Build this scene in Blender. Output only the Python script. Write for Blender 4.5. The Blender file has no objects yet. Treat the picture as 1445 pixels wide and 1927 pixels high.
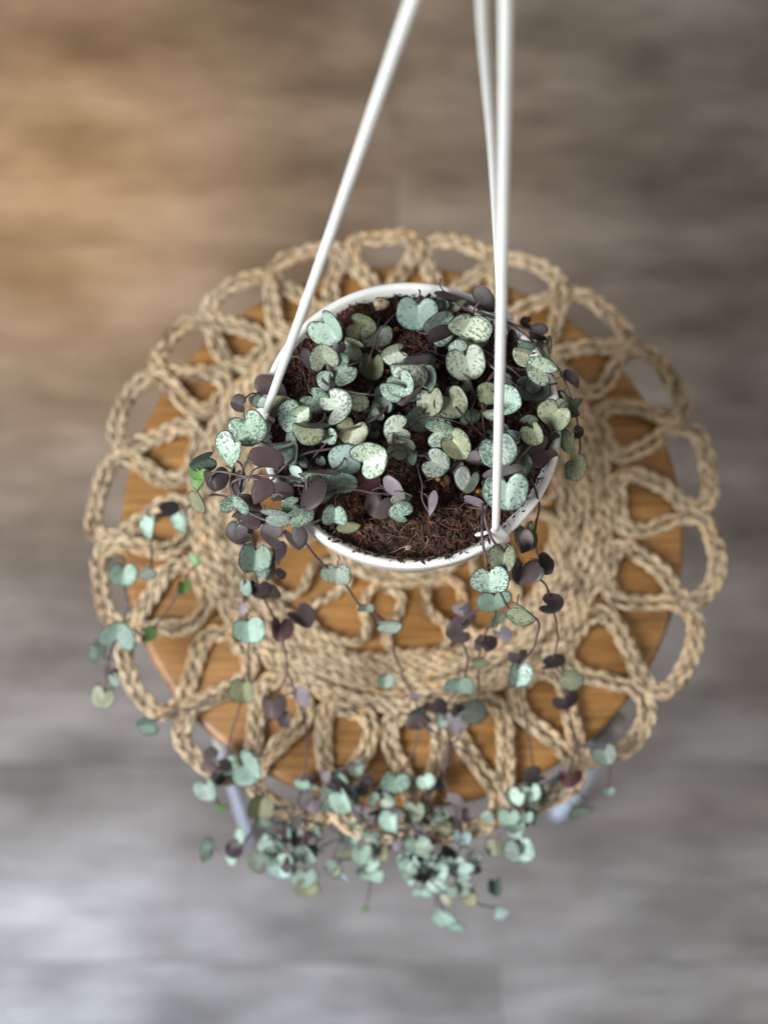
import bpy, math, random
import numpy as np
from mathutils import Vector, Matrix, Quaternion, noise

random.seed(7); np.random.seed(7)
CM = 0.01
S = bpy.context.scene
COL = S.collection

# ------------------------------------------------------------ camera, light, exposure
TILT = math.radians(16.0)
FPX = 2780.0                               # focal length in pixels of the 1445 x 1927 photograph
CAM = Vector((-1.3, -24.50, 69.0))         # cm; origin is the centre of the pot's rim
cd = bpy.data.cameras.new("camera")
cam = bpy.data.objects.new("camera", cd); COL.objects.link(cam)
cam.location = CAM * CM
cam.rotation_euler = (TILT, 0, 0)
cd.sensor_fit = 'VERTICAL'; cd.sensor_height = 36; cd.sensor_width = 27
cd.lens = 36 * FPX / 1927.0
cd.clip_start = 0.01; cd.clip_end = 50
cd.dof.use_dof = True
cd.dof.focus_distance = 0.706
cd.dof.aperture_fstop = 4.0
S.camera = cam

w = bpy.data.worlds.new("World"); S.world = w; w.use_nodes = True
bg = w.node_tree.nodes["Background"]
bg.inputs[0].default_value = (0.90, 0.95, 1.0, 1); bg.inputs[1].default_value = 0.22

def area(name, loc, target, size, power, col, spread=180):
    l = bpy.data.lights.new(name, 'AREA'); l.shape = 'RECTANGLE'
    l.size, l.size_y = size[0] * CM, size[1] * CM
    l.energy = power; l.color = col; l.spread = math.radians(spread)
    o = bpy.data.objects.new(name, l); COL.objects.link(o)
    o.location = Vector(loc) * CM
    o.rotation_euler = (Vector(target) - Vector(loc)).to_track_quat('-Z', 'Y').to_euler()
    return o
area("window_light", (-125, -75, 100), (0, -8, -25), (75, 75), 57, (0.97, 0.985, 1.0))
area("added_floor_fill", (-50, -92, -24), (-14, -58, -69), (90, 30), 10, (0.46, 0.64, 1.0), 85)  # added cool fill below the leaves, only to brighten the lower-left floor
area("warm_room_light", (-50, 74, -6), (-26, 46, -69), (26, 26), 2.3, (1.0, 0.56, 0.18), 110)
area("side_room_light", (150, -20, 110), (0, 0, -20), (90, 90), 8, (1.0, 0.84, 0.66))
S.view_settings.view_transform = 'Standard'
S.view_settings.look = 'None'
S.view_settings.gamma = 1
S.view_settings.exposure = 0.0
S.cycles.max_bounces = 6

FW = Vector((0, math.sin(TILT), -math.cos(TILT)))
UP = Vector((0, math.cos(TILT), math.sin(TILT)))
RT = Vector((1, 0, 0))
def P(px, py, z):
    """point of the photograph (pixel px, py) on the horizontal plane z (cm)"""
    d = FW + RT * ((px - 722.5) / FPX) - UP * ((py - 963.5) / FPX)
    return CAM + d * ((z - CAM.z) / d.z)
def depth(p): return (p - CAM).dot(FW)

# ------------------------------------------------------------ materials
def mat(name):
    m = bpy.data.materials.new(name); m.use_nodes = True
    nt = m.node_tree
    return m, nt, nt.nodes["Principled BSDF"]
def N(nt, t, **kw):
    n = nt.nodes.new(t)
    for k, v in kw.items(): setattr(n, k, v)
    return n
def L(nt, a, b): nt.links.new(a, b)
def ramp(nt, stops):
    r = N(nt, "ShaderNodeValToRGB"); e = r.color_ramp.elements
    while len(e) < len(stops): e.new(0.5)
    for i, (p, c) in enumerate(stops):
        e[i].position = p; e[i].color = (*c, 1) if len(c) == 3 else c
    return r
def mixc(nt, f, a, b, mode='MIX'):
    n = N(nt, "ShaderNodeMix", data_type='RGBA', blend_type=mode)
    for i, v in ((0, f), (6, a), (7, b)):
        if hasattr(v, 'links') or hasattr(v, 'is_linked'): L(nt, v, n.inputs[i])
        elif isinstance(v, (int, float)): n.inputs[i].default_value = v
        else: n.inputs[i].default_value = (*v, 1)
    return n.outputs[2]
def math_(nt, op, a, b=0.0, clamp=False):
    n = N(nt, "ShaderNodeMath", operation=op, use_clamp=clamp)
    for i, v in ((0, a), (1, b)):
        if hasattr(v, 'is_linked'): L(nt, v, n.inputs[i])
        else: n.inputs[i].default_value = v
    return n.outputs[0]
def noise_(nt, vec, scale, detail=3, rough=0.5, dim='3D', wv=None):
    n = N(nt, "ShaderNodeTexNoise", noise_dimensions=dim)
    n.inputs['Scale'].default_value = scale; n.inputs['Detail'].default_value = detail
    n.inputs['Roughness'].default_value = rough
    if vec is not None: L(nt, vec, n.inputs['Vector'])
    if wv is not None: L(nt, wv, n.inputs['W'])
    return n.outputs['Fac']
def scaled(nt, src, sc, loc=(0, 0, 0)):
    mp = N(nt, "ShaderNodeMapping"); mp.inputs['Scale'].default_value = sc
    mp.inputs['Location'].default_value = loc
    L(nt, src, mp.inputs['Vector']); return mp.outputs[0]
def bump(nt, b, h, strength, dist):
    n = N(nt, "ShaderNodeBump"); n.inputs['Strength'].default_value = strength
    n.inputs['Distance'].default_value = dist
    L(nt, h, n.inputs['Height']); L(nt, n.outputs[0], b.inputs['Normal'])

# floor planks
M_FLOOR, nt, b = mat("grey_brown_floorboard")
geo = N(nt, "ShaderNodeNewGeometry"); oi = N(nt, "ShaderNodeObjectInfo")
vecr = N(nt, "ShaderNodeVectorMath", operation='ADD'); L(nt, geo.outputs['Position'], vecr.inputs[0])
cx = N(nt, "ShaderNodeCombineXYZ"); L(nt, math_(nt, 'MULTIPLY', oi.outputs['Random'], 0.12), cx.inputs[0]); L(nt, cx.outputs[0], vecr.inputs[1])
p = vecr.outputs[0]
a1 = noise_(nt, scaled(nt, p, (7, 14, 1)), 1.0, 4, 0.55)
a2 = noise_(nt, scaled(nt, p, (14, 110, 1)), 1.0, 4, 0.6)
a3 = noise_(nt, scaled(nt, p, (2.5, 9, 1), (3, 1, 0)), 1.0, 3)
r1 = ramp(nt, [(0.30, (0.080, 0.069, 0.056)), (0.50, (0.146, 0.130, 0.110)), (0.70, (0.216, 0.198, 0.174))]); L(nt, a1, r1.inputs[0])
r2 = ramp(nt, [(0.3, (0.82, 0.81, 0.80)), (0.7, (1.08, 1.08, 1.08))]); L(nt, a2, r2.inputs[0])
r3 = ramp(nt, [(0.3, (0.78, 0.74, 0.70)), (0.7, (1.15, 1.15, 1.16))]); L(nt, a3, r3.inputs[0])
c = mixc(nt, 1.0, r1.outputs[0], r2.outputs[0], 'MULTIPLY'); c = mixc(nt, 1.0, c, r3.outputs[0], 'MULTIPLY')
rr = ramp(nt, [(0, (0.97, 0.97, 0.96)), (1, (1.03, 1.03, 1.03))]); L(nt, oi.outputs['Random'], rr.inputs[0])
c = mixc(nt, 1.0, c, rr.outputs[0], 'MULTIPLY')
L(nt, c, b.inputs['Base Color']); b.inputs['Roughness'].default_value = 0.5
bump(nt, b, a2, 0.25, 0.001)

# stool wood
M_WOOD, nt, b = mat("honey_wood")
geo = N(nt, "ShaderNodeNewGeometry")
p = geo.outputs['Position']
a1 = noise_(nt, scaled(nt, p, (5, 75, 5)), 1.0, 5, 0.62)
a2 = noise_(nt, scaled(nt, p, (25, 420, 25)), 1.0, 3, 0.6)
r1 = ramp(nt, [(0.25, (0.17, 0.078, 0.022)), (0.5, (0.33, 0.165, 0.046)), (0.75, (0.45, 0.245, 0.085))]); L(nt, a1, r1.inputs[0])
r2 = ramp(nt, [(0.35, (0.68, 0.62, 0.55)), (0.6, (1.06, 1.06, 1.06))]); L(nt, a2, r2.inputs[0])
c = mixc(nt, 1.0, r1.outputs[0], r2.outputs[0], 'MULTIPLY')
L(nt, c, b.inputs['Base Color']); b.inputs['Roughness'].default_value = 0.42
bump(nt, b, a2, 0.2, 0.0005)

# white painted leg
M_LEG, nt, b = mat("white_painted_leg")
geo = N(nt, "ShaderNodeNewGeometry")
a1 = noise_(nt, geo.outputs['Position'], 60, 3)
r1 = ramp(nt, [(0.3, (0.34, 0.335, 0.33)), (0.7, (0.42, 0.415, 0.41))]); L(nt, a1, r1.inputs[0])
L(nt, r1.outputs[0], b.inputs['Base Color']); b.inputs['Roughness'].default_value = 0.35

# straw rope
M_ROPE, nt, b = mat("woven_seagrass")
uv = N(nt, "ShaderNodeAttribute", attribute_name="suv"); rn = N(nt, "ShaderNodeAttribute", attribute_name="rnd")
cx = N(nt, "ShaderNodeVectorMath", operation='ADD'); L(nt, uv.outputs['Vector'], cx.inputs[0])
cb = N(nt, "ShaderNodeCombineXYZ"); L(nt, math_(nt, 'MULTIPLY', rn.outputs['Fac'], 40.0), cb.inputs[2]); L(nt, cb.outputs[0], cx.inputs[1])
p = cx.outputs[0]
a1 = noise_(nt, scaled(nt, p, (0.9, 7, 1)), 1.0, 4, 0.65)       # fibres along the strand
a2 = noise_(nt, scaled(nt, p, (0.55, 0.7, 1)), 1.0, 2, 0.5)     # patches
a3 = noise_(nt, scaled(nt, p, (0.16, 0.3, 1), (5, 5, 5)), 1.0, 2, 0.5)
r1 = ramp(nt, [(0.25, (0.17, 0.112, 0.065)), (0.43, (0.57, 0.435, 0.285)), (0.64, (0.93, 0.78, 0.575))]); L(nt, a1, r1.inputs[0])
r2 = ramp(nt, [(0.34, (0.34, 0.30, 0.27)), (0.48, (0.92, 0.90, 0.87)), (0.68, (1.12, 1.10, 1.06))]); L(nt, a2, r2.inputs[0])
r3 = ramp(nt, [(0.3, (0.78, 0.84, 0.84)), (0.55, (1, 1, 1)), (0.7, (1.08, 0.92, 0.72))]); L(nt, a3, r3.inputs[0])
c = mixc(nt, 1.0, r1.outputs[0], r2.outputs[0], 'MULTIPLY'); c = mixc(nt, 1.0, c, r3.outputs[0], 'MULTIPLY')
L(nt, c, b.inputs['Base Color']); b.inputs['Roughness'].default_value = 0.75
b.inputs['Specular IOR Level'].default_value = 0.25
bump(nt, b, a1, 0.9, 0.0008)

# white plastic
M_PLASTIC, nt, b = mat("white_plastic")
geo = N(nt, "ShaderNodeNewGeometry")
a1 = noise_(nt, geo.outputs['Position'], 45, 4, 0.6); a2 = noise_(nt, geo.outputs['Position'], 900, 2, 0.5)
r1 = ramp(nt, [(0.25, (0.74, 0.75, 0.72)), (0.6, (0.81, 0.825, 0.795))]); L(nt, a1, r1.inputs[0])
r2 = ramp(nt, [(0.22, (0.55, 0.47, 0.40)), (0.30, (1, 1, 1))]); L(nt, a2, r2.inputs[0])
c = mixc(nt, 1.0, r1.outputs[0], r2.outputs[0], 'MULTIPLY')
L(nt, c, b.inputs['Base Color']); b.inputs['Roughness'].default_value = 0.38
b.inputs['Subsurface Weight'].default_value = 0.15; b.inputs['Subsurface Scale'].default_value = 0.004
bump(nt, b, a1, 0.15, 0.001)

# soil
M_SOIL, nt, b = mat("coir_potting_soil")
geo = N(nt, "ShaderNodeNewGeometry"); rn = N(nt, "ShaderNodeAttribute", attribute_name="rnd")
a1 = noise_(nt, geo.outputs['Position'], 260, 5, 0.7); a2 = noise_(nt, geo.outputs['Position'], 45, 3)
r1 = ramp(nt, [(0.34, (0.006, 0.003, 0.002)), (0.5, (0.045, 0.019, 0.010)), (0.68, (0.20, 0.090, 0.045))]); L(nt, a1, r1.inputs[0])
r2 = ramp(nt, [(0.0, (0.45, 0.38, 0.35)), (0.55, (0.85, 0.72, 0.65)), (0.93, (1.7, 1.4, 1.1)), (1.0, (3.4, 3.0, 2.4))]); L(nt, rn.outputs['Fac'], r2.inputs[0])
r3 = ramp(nt, [(0.3, (0.6, 0.6, 0.6)), (0.6, (1.3, 1.15, 1.05))]); L(nt, a2, r3.inputs[0])
c = mixc(nt, 1.0, r1.outputs[0], r2.outputs[0], 'MULTIPLY'); c = mixc(nt, 1.0, c, r3.outputs[0], 'MULTIPLY')
L(nt, c, b.inputs['Base Color']); b.inputs['Roughness'].default_value = 0.8
bump(nt, b, a1, 0.8, 0.001)
M_FIBRE, nt, b = mat("pale_coir_fibre")
rn = N(nt, "ShaderNodeAttribute", attribute_name="rnd")
r1 = ramp(nt, [(0, (0.05, 0.025, 0.015)), (0.6, (0.22, 0.12, 0.07)), (1, (0.60, 0.47, 0.36))]); L(nt, rn.outputs['Fac'], r1.inputs[0])
L(nt, r1.outputs[0], b.inputs['Base Color']); b.inputs['Roughness'].default_value = 0.6
M_PELLET, nt, b = mat("amber_fertiliser_pellet")
geo = N(nt, "ShaderNodeNewGeometry"); a1 = noise_(nt, geo.outputs['Position'], 500, 3)
r1 = ramp(nt, [(0.3, (0.42, 0.16, 0.02)), (0.7, (0.62, 0.30, 0.06))]); L(nt, a1, r1.inputs[0])
L(nt, r1.outputs[0], b.inputs['Base Color']); b.inputs['Roughness'].default_value = 0.35
M_GRIT, nt, b = mat("pale_perlite_grit")
geo = N(nt, "ShaderNodeNewGeometry"); a1 = noise_(nt, geo.outputs['Position'], 400, 4)
r1 = ramp(nt, [(0.35, (0.20, 0.13, 0.07)), (0.6, (0.60, 0.48, 0.34))]); L(nt, a1, r1.inputs[0])
L(nt, r1.outputs[0], b.inputs['Base Color']); b.inputs['Roughness'].default_value = 0.7
bump(nt, b, a1, 0.8, 0.001)

# leaves
M_LEAF, nt, b = mat("silver_speckled_leaf_face")
oi = N(nt, "ShaderNodeObjectInfo"); tc = N(nt, "ShaderNodeTexCoord")
colr = N(nt, "ShaderNodeAttribute", attribute_type='OBJECT', attribute_name="leaf_tone")
spk = N(nt, "ShaderNodeAttribute", attribute_type='OBJECT', attribute_name="speckle")
edge = N(nt, "ShaderNodeAttribute", attribute_name="edge"); vein = N(nt, "ShaderNodeAttribute", attribute_name="vein")
wv = math_(nt, 'MULTIPLY', oi.outputs['Random'], 53.0)
ob = tc.outputs['Object']
n1 = noise_(nt, ob, 1450, 2, 0.55, '4D', wv); n2 = noise_(nt, ob, 170, 3, 0.6, '4D', wv); n3 = noise_(nt, ob, 95, 2, 0.5, '4D', wv)
# speckle = fine noise crossing a threshold that falls towards margin
thr = math_(nt, 'ADD', math_(nt, 'MULTIPLY', spk.outputs['Fac'], 0.115), math_(nt, 'MULTIPLY', n2, 0.20))
thr = math_(nt, 'ADD', thr, math_(nt, 'MULTIPLY', math_(nt, 'POWER', edge.outputs['Fac'], 5.0), 0.16))
thr = math_(nt, 'SUBTRACT', thr, math_(nt, 'MULTIPLY', vein.outputs['Fac'], 0.16))
sp = math_(nt, 'SUBTRACT', math_(nt, 'ADD', n1, thr), 0.750)
sp = math_(nt, 'MULTIPLY', sp, 16.0, True)
# dark margin line
em = N(nt, "ShaderNodeMapRange", clamp=True); L(nt, math_(nt, 'ADD', edge.outputs['Fac'], math_(nt, 'MULTIPLY', n2, 0.12)), em.inputs[0])
em.inputs[1].default_value = 0.965; em.inputs[2].default_value = 1.02
spm = math_(nt, 'MAXIMUM', sp, em.outputs[0])
pale = mixc(nt, math_(nt, 'MULTIPLY', n3, 0.55), colr.outputs['Color'], (1.0, 1.0, 0.92), 'MIX')
var = ramp(nt, [(0.3, (0.66, 0.68, 0.66)), (0.65, (1.08, 1.08, 1.08))]); L(nt, n2, var.inputs[0])
grd = ramp(nt, [(0.42, (0, 0, 0)), (0.62, (1, 1, 1))]); L(nt, n3, grd.inputs[0])
base = mixc(nt, 0.20, colr.outputs['Color'], pale); base = mixc(nt, 1.0, base, var.outputs[0], 'MULTIPLY')
dk = mixc(nt, 0.8, colr.outputs['Color'], (0.022, 0.052, 0.036))
base = mixc(nt, math_(nt, 'MULTIPLY', grd.outputs[0], 0.55), base, mixc(nt, 1.0, base, (.72, .76, .68), 'MULTIPLY'))
c = mixc(nt, math_(nt, 'MULTIPLY', spm, 0.90), base, dk)
c = mixc(nt, math_(nt, 'MULTIPLY', vein.outputs['Fac'], 0.45), c, mixc(nt, 1.0, base, (1.25, 1.25, 1.2), 'MULTIPLY'))
L(nt, c, b.inputs['Base Color']); b.inputs['Roughness'].default_value = 0.42
b.inputs['Specular IOR Level'].default_value = 0.45
b.inputs['Subsurface Weight'].default_value = 0.0
bump(nt, b, math_(nt, 'SUBTRACT', n2, math_(nt, 'MULTIPLY', vein.outputs['Fac'], 0.35)), 0.30, 0.0016)

M_UNDER, nt, b = mat("purple_leaf_underside")
oi = N(nt, "ShaderNodeObjectInfo"); tc = N(nt, "ShaderNodeTexCoord"); edge = N(nt, "ShaderNodeAttribute", attribute_name="edge")
und = N(nt, "ShaderNodeAttribute", attribute_type='OBJECT', attribute_name="underside_tone")
wv = math_(nt, 'MULTIPLY', oi.outputs['Random'], 31.0)
n1 = noise_(nt, tc.outputs['Object'], 130, 4, 0.6, '4D', wv)
r1 = ramp(nt, [(0.3, (0.62, 0.60, 0.64)), (0.7, (1.35, 1.30, 1.32))]); L(nt, n1, r1.inputs[0])
c = mixc(nt, 1.0, und.outputs['Color'], r1.outputs[0], 'MULTIPLY')
L(nt, c, b.inputs['Base Color']); b.inputs['Roughness'].default_value = 0.48; b.inputs['Specular IOR Level'].default_value = 0.3
bump(nt, b, n1, 0.25, 0.001)

M_STEM, nt, b = mat("mauve_brown_stem")
geo = N(nt, "ShaderNodeNewGeometry"); a1 = noise_(nt, geo.outputs['Position'], 250, 3)
r1 = ramp(nt, [(0.3, (0.045, 0.030, 0.034)), (0.7, (0.15, 0.108, 0.11))]); L(nt, a1, r1.inputs[0])
L(nt, r1.outputs[0], b.inputs['Base Color']); b.inputs['Roughness'].default_value = 0.5

# ------------------------------------------------------------ mesh helpers
def mk_mesh(name, V, F, mats, midx=None, attrs=None, smooth=True):
    """V (n,3) cm; F list/array of equal-length faces or list of mixed ones"""
    me = bpy.data.meshes.new(name)
    V = np.asarray(V, dtype=np.float32) * CM
    if isinstance(F, np.ndarray):
        k = F.shape[1]; n = F.shape[0]
        me.vertices.add(len(V)); me.vertices.foreach_set('co', V.ravel())
        me.loops.add(n * k); me.loops.foreach_set('vertex_index', F.astype(np.int32).ravel())
        me.polygons.add(n); me.polygons.foreach_set('loop_start', np.arange(0, n * k, k, dtype=np.int32))
        me.update(calc_edges=True)
    else:
        me.from_pydata([tuple(v) for v in V], [], F)
    for m in (mats if isinstance(mats, (list, tuple)) else [mats]): me.materials.append(m)
    if midx is not None: me.polygons.foreach_set('material_index', np.asarray(midx, dtype=np.int32))
    me.polygons.foreach_set('use_smooth', [smooth] * len(me.polygons))
    for an, (ty, data) in (attrs or {}).items():
        at = me.attributes.new(an, ty, 'POINT')
        at.data.foreach_set('vector' if ty == 'FLOAT_VECTOR' else 'value', np.asarray(data, dtype=np.float32).ravel())
    me.validate(); me.update()
    return me
def link(name, me, parent=None, loc=(0, 0, 0)):
    o = bpy.data.objects.new(name, me); COL.objects.link(o)
    o.location = Vector(loc) * CM
    if parent: o.parent = parent
    return o
def thing(name, label, cat, loc=(0, 0, 0), group=None):
    o = bpy.data.objects.new(name, None); COL.objects.link(o)
    o.location = Vector(loc) * CM; o.empty_display_size = 0.02
    o['label'] = label; o['category'] = cat
    if group: o['group'] = group
    return o

def catmull(pts, n=8):
    pts = [Vector(p) for p in pts]
    if len(pts) < 3: pts = [pts[0], (pts[0] + pts[-1]) / 2, pts[-1]]
    q = [2 * pts[0] - pts[1]] + pts + [2 * pts[-1] - pts[-2]]
    out = []
    for i in range(1, len(q) - 2):
        a, b_, c_, d = q[i - 1], q[i], q[i + 1], q[i + 2]
        for k in range(n):
            t = k / n
            out.append(0.5 * ((2 * b_) + (c_ - a) * t + (2 * a - 5 * b_ + 4 * c_ - d) * t * t + (3 * b_ - a - 3 * c_ + d) * t ** 3))
    out.append(pts[-1]); return out

def tube(C, rad, sides=6, rad2=None, frame_n=None, closed=False):
    """swept tube along C (n,3). rad scalar/array = lateral radius, rad2 = radius along frame_n"""
    C = np.asarray(C, float); n = len(C)
    if closed:
        T = np.roll(C, -1, 0) - np.roll(C, 1, 0)
    else: T = np.gradient(C, axis=0)
    T /= (np.linalg.norm(T, axis=1)[:, None] + 1e-9)
    if frame_n is None:
        ref = np.array([0, 0, 1.0]) if abs(T[:, 2]).mean() < 0.8 else np.array([0, 1.0, 0])
        frame_n = np.tile(ref, (n, 1))
    Lt = np.cross(frame_n, T); Lt /= (np.linalg.norm(Lt, axis=1)[:, None] + 1e-9)
    Nn = np.cross(T, Lt)
    rad = np.broadcast_to(rad, (n,)); rad2 = rad if rad2 is None else np.broadcast_to(rad2, (n,))
    an = np.arange(sides) * 2 * math.pi / sides
    V = C[:, None, :] + Lt[:, None, :] * (np.cos(an)[None, :, None] * rad[:, None, None]) + Nn[:, None, :] * (np.sin(an)[None, :, None] * rad2[:, None, None])
    V = V.reshape(-1, 3)
    m = n if closed else n - 1
    i = np.arange(m)[:, None]; j = np.arange(sides)[None, :]
    i2 = (i + 1) % n; j2 = (j + 1) % sides
    F = np.stack([i * sides + j, i * sides + j2, i2 * sides + j2, i2 * sides + j], -1).reshape(-1, 4)
    return V, F
def tube_uv(C, sides):
    s = np.concatenate([[0], np.cumsum(np.linalg.norm(np.diff(np.asarray(C, float), axis=0), axis=1))])
    an = np.arange(sides) / sides
    g = np.zeros((len(s), sides, 3)); g[:, :, 0] = s[:, None]; g[:, :, 1] = np.abs(an - 0.5)[None, :] * 2
    return g.reshape(-1, 3)
class Acc:
    def __init__(s): s.V = []; s.F = []; s.n = 0; s.uv = []; s.r = []
    def add(s, V, F, uv=None, r=0.0):
        s.V.append(V); s.F.append(F + s.n); s.n += len(V)
        s.uv.append(uv if uv is not None else np.zeros((len(V), 3))); s.r.append(np.full(len(V), r))
    def mesh(s, name, m):
        return mk_mesh(name, np.concatenate(s.V), np.concatenate(s.F), m,
                       attrs={'suv': ('FLOAT_VECTOR', np.concatenate(s.uv)), 'rnd': ('FLOAT', np.concatenate(s.r))})
def lathe(profile, seg=96, jit=None):
    n = len(profile); V = []
    for i in range(seg):
        a = 2 * math.pi * i / seg; ca, sa = math.cos(a), math.sin(a)
        for r, z in profile: V.append((r * ca, r * sa, z))
    F = np.array([[i * n + k, ((i + 1) % seg) * n + k, ((i + 1) % seg) * n + k + 1, i * n + k + 1] for i in range(seg) for k in range(n - 1)])
    return np.array(V), F

# ------------------------------------------------------------ floor
ZM = -20.9         # top of the stool seat
ZF = -69.0         # floor
o = link("floor", mk_mesh("floor", [(-260, -260, ZF - 1), (260, -260, ZF - 1), (260, 260, ZF - 1), (-260, 260, ZF - 1)], [(0, 1, 2, 3)], M_FLOOR))
o['kind'] = 'structure'; floor = o
PWid, PLen = 17.6, 122.0
def plank_mesh(k):
    x, y, e = PLen / 2 - .01, PWid / 2 - .01, .06
    lo, mid, hi = -1.0, -e, 0.0
    V = []
    for (dx, dy, z) in ((0, 0, lo), (0, 0, mid), (e, e, hi)):
        V += [(-x + dx, -y + dy, z), (x - dx, -y + dy, z), (x - dx, y - dy, z), (-x + dx, y - dy, z)]
    F = [(8, 9, 10, 11)]
    for r_ in (0, 4):
        for i in range(4): F.append((r_ + i, r_ + (i + 1) % 4, r_ + 4 + (i + 1) % 4, r_ + 4 + i))
    return mk_mesh("plank", V, F, M_FLOOR, smooth=False)
pm = plank_mesh(0)
row = 0; y = -250
while y < 250:
    x = -250 + (row * 47) % 122
    while x < 290:
        link("plank", pm, floor, (x, y + 3.2, ZF)); x += PLen
    y += PWid; row += 1

# ------------------------------------------------------------ stool
Cs = P(757, 982, ZM)
stool = thing("round_stool", "round stool with honey-coloured wooden seat and white legs under the woven mat", "stool", (Cs.x, Cs.y, ZF))
R = 17.8
prof = [(0, 0), (R - .5, 0), (R - .2, -.08), (R - .05, -.25), (R, -.5), (R, -1.3), (R - .1, -1.7), (R - .4, -1.9), (0, -1.9)]
V, F = lathe(prof, 128)
so = link("seat", mk_mesh("seat", V, F, M_WOOD), stool, (0, 0, ZM - ZF))
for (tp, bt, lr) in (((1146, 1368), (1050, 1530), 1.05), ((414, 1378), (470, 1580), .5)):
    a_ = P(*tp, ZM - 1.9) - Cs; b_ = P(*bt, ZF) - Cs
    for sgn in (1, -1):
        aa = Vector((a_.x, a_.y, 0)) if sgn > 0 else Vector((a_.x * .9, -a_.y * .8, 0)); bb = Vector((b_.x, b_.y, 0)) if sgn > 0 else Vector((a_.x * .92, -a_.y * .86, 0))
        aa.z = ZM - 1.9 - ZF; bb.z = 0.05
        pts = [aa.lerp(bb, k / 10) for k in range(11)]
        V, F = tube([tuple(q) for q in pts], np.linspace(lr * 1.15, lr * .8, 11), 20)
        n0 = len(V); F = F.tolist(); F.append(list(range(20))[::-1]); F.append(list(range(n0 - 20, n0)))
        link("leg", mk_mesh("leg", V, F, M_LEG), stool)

# ------------------------------------------------------------ woven mat
Cd = P(757, 946, ZM); Co = P(763, 979, ZM)
mat_o = thing("woven_placemat", "large round placemat of braided natural straw with open scalloped loops, lying on the stool", "placemat", (Cd.x, Cd.y, ZM))
def braid(acc, C, lat, hw, th, pitch, seed, wob=0.03):
    """three plaited strands along C (n,3); lat (n,3) lateral unit vectors"""
    C = np.asarray(C); n = len(C)
    s = np.concatenate([[0], np.cumsum(np.linalg.norm(np.diff(C, axis=0), axis=1))])
    up = np.array([0, 0, 1.0])
    rl = hw * 0.46; a = hw - rl * 0.85
    for k in range(3):
        ph = 2 * math.pi * (s / pitch + k / 3) + seed
        w1 = 1 + 0.13 * np.sin(s * 2.1 + seed * 3 + k) + 0.08 * np.sin(s * 5.7 + k * 2)
        D = C + lat * (a * np.sin(ph))[:, None] + up * (th * 0.55 * np.sin(2 * ph))[:, None]
        D += np.stack([np.sin(s * 3.1 + k + seed), np.cos(s * 2.7 + k * 2 + seed), 0 * s], 1) * wob
        V, F = tube(D, rl * w1, 6, rad2=th * 0.62 * w1, frame_n=np.tile(up, (n, 1)))
        acc.add(V, F, tube_uv(D, 6), random.random())
def resample(C, step):
    C = np.asarray(C, float); s = np.concatenate([[0], np.cumsum(np.linalg.norm(np.diff(C, axis=0), axis=1))])
    m = max(8, int(s[-1] / step)); t = np.linspace(0, s[-1], m)
    return np.stack([np.interp(t, s, C[:, i]) for i in range(3)], 1)
def lats(C):
    T = np.gradient(C, axis=0); Lv = np.cross(np.tile([0, 0, 1.0], (len(C), 1)), T)
    return Lv / (np.linalg.norm(Lv, axis=1)[:, None] + 1e-9)
# outer scallops, measured petal by petal
pet = [(1345, 1070), (1292, 1238), (1165, 1400), (1030, 1500), (880, 1555), (705, 1570), (540, 1530), (395, 1425), (290, 1275), (195, 1110), (180, 950),
       (228, 755), (315, 640), (430, 545), (565, 480), (718, 440), (868, 445), (1020, 490), (1140, 580), (1262, 715), (1335, 875)]
ang = []
for (x_, y_) in pet:
    v = P(x_, y_, ZM) - Co; ang.append(math.atan2(v.y, v.x))
ang = [a if a < 0.3 else a - 2 * math.pi for a in ang]            # clockwise, falling
for i in range(1, len(ang)):
    while ang[i] > ang[i - 1]: ang[i] -= 2 * math.pi
NP = len(ang)
def wave(th0, thc, th1, Ain, Aout, cin, cout, B=0.335, n=90, seed=0.0):
    """inner turn at th0 -> outer turn at thc -> inner turn at th1"""
    rng = random.Random(seed)
    half = [(-.5, 0), (-.31, .0), (-.145, .09), (-.155, .27), (-.31, .50), (-.43, .70), (-.425, .86), (-.29, .975), (0, 1.0)]
    if Aout - Ain < 5: half = [(-.5, 0), (-.33, .02), (-.20, .16), (-.24, .40), (-.37, .62), (-.37, .84), (-.22, .98), (0, 1.0)]
    ctl = half + [(-u, v) for u, v in half[-2::-1]]
    ctl = [(u + (rng.gauss(0, .014) if 0 < v else 0), v + (rng.gauss(0, .018) if 0 < v else 0)) for u, v in ctl]
    C = []
    for c_ in catmull([(u, v, 0.0) for u, v in ctl], 12):
        th = thc + (c_.x * 2) * ((thc - th0) if c_.x < 0 else (th1 - thc))
        e = Vector((math.cos(th), math.sin(th), 0))
        C.append((cin + e * Ain).lerp(cout + e * Aout, c_.y) + Vector((0, 0, 0.12 * (1 if c_.x > 0 else -1) * math.sin(math.pi * min(1, max(0, c_.y))) )))
    return np.array([tuple(c_) for c_ in C])
zz = Vector((0, 0, 0.33))
for i in range(NP):
    a0 = (ang[i - 1] + (2 * math.pi if i == 0 else 0) + ang[i]) / 2
    a1_ = (ang[(i + 1) % NP] - (2 * math.pi if i == NP - 1 else 0) + ang[i]) / 2
    C = wave(a0, ang[i], a1_, 13.6, 19.5, Cd + zz, Co + zz, seed=i)
    C = resample(C, 0.13); C[:, 2] += 0.16 * (i % 2) * np.sin(np.linspace(0, math.pi, len(C)))
    acc = Acc(); la = lats(C)
    for sg in (-1, 1):
        braid(acc, C + la * 0.29 * sg, la, 0.272, 0.25, 2.7, seed=random.uniform(0, 6))
    V0 = acc.mesh("outer_loop", M_ROPE)
    link("outer_loop", V0, mat_o, tuple(-Vector((Cd.x, Cd.y, ZM))))
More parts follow.
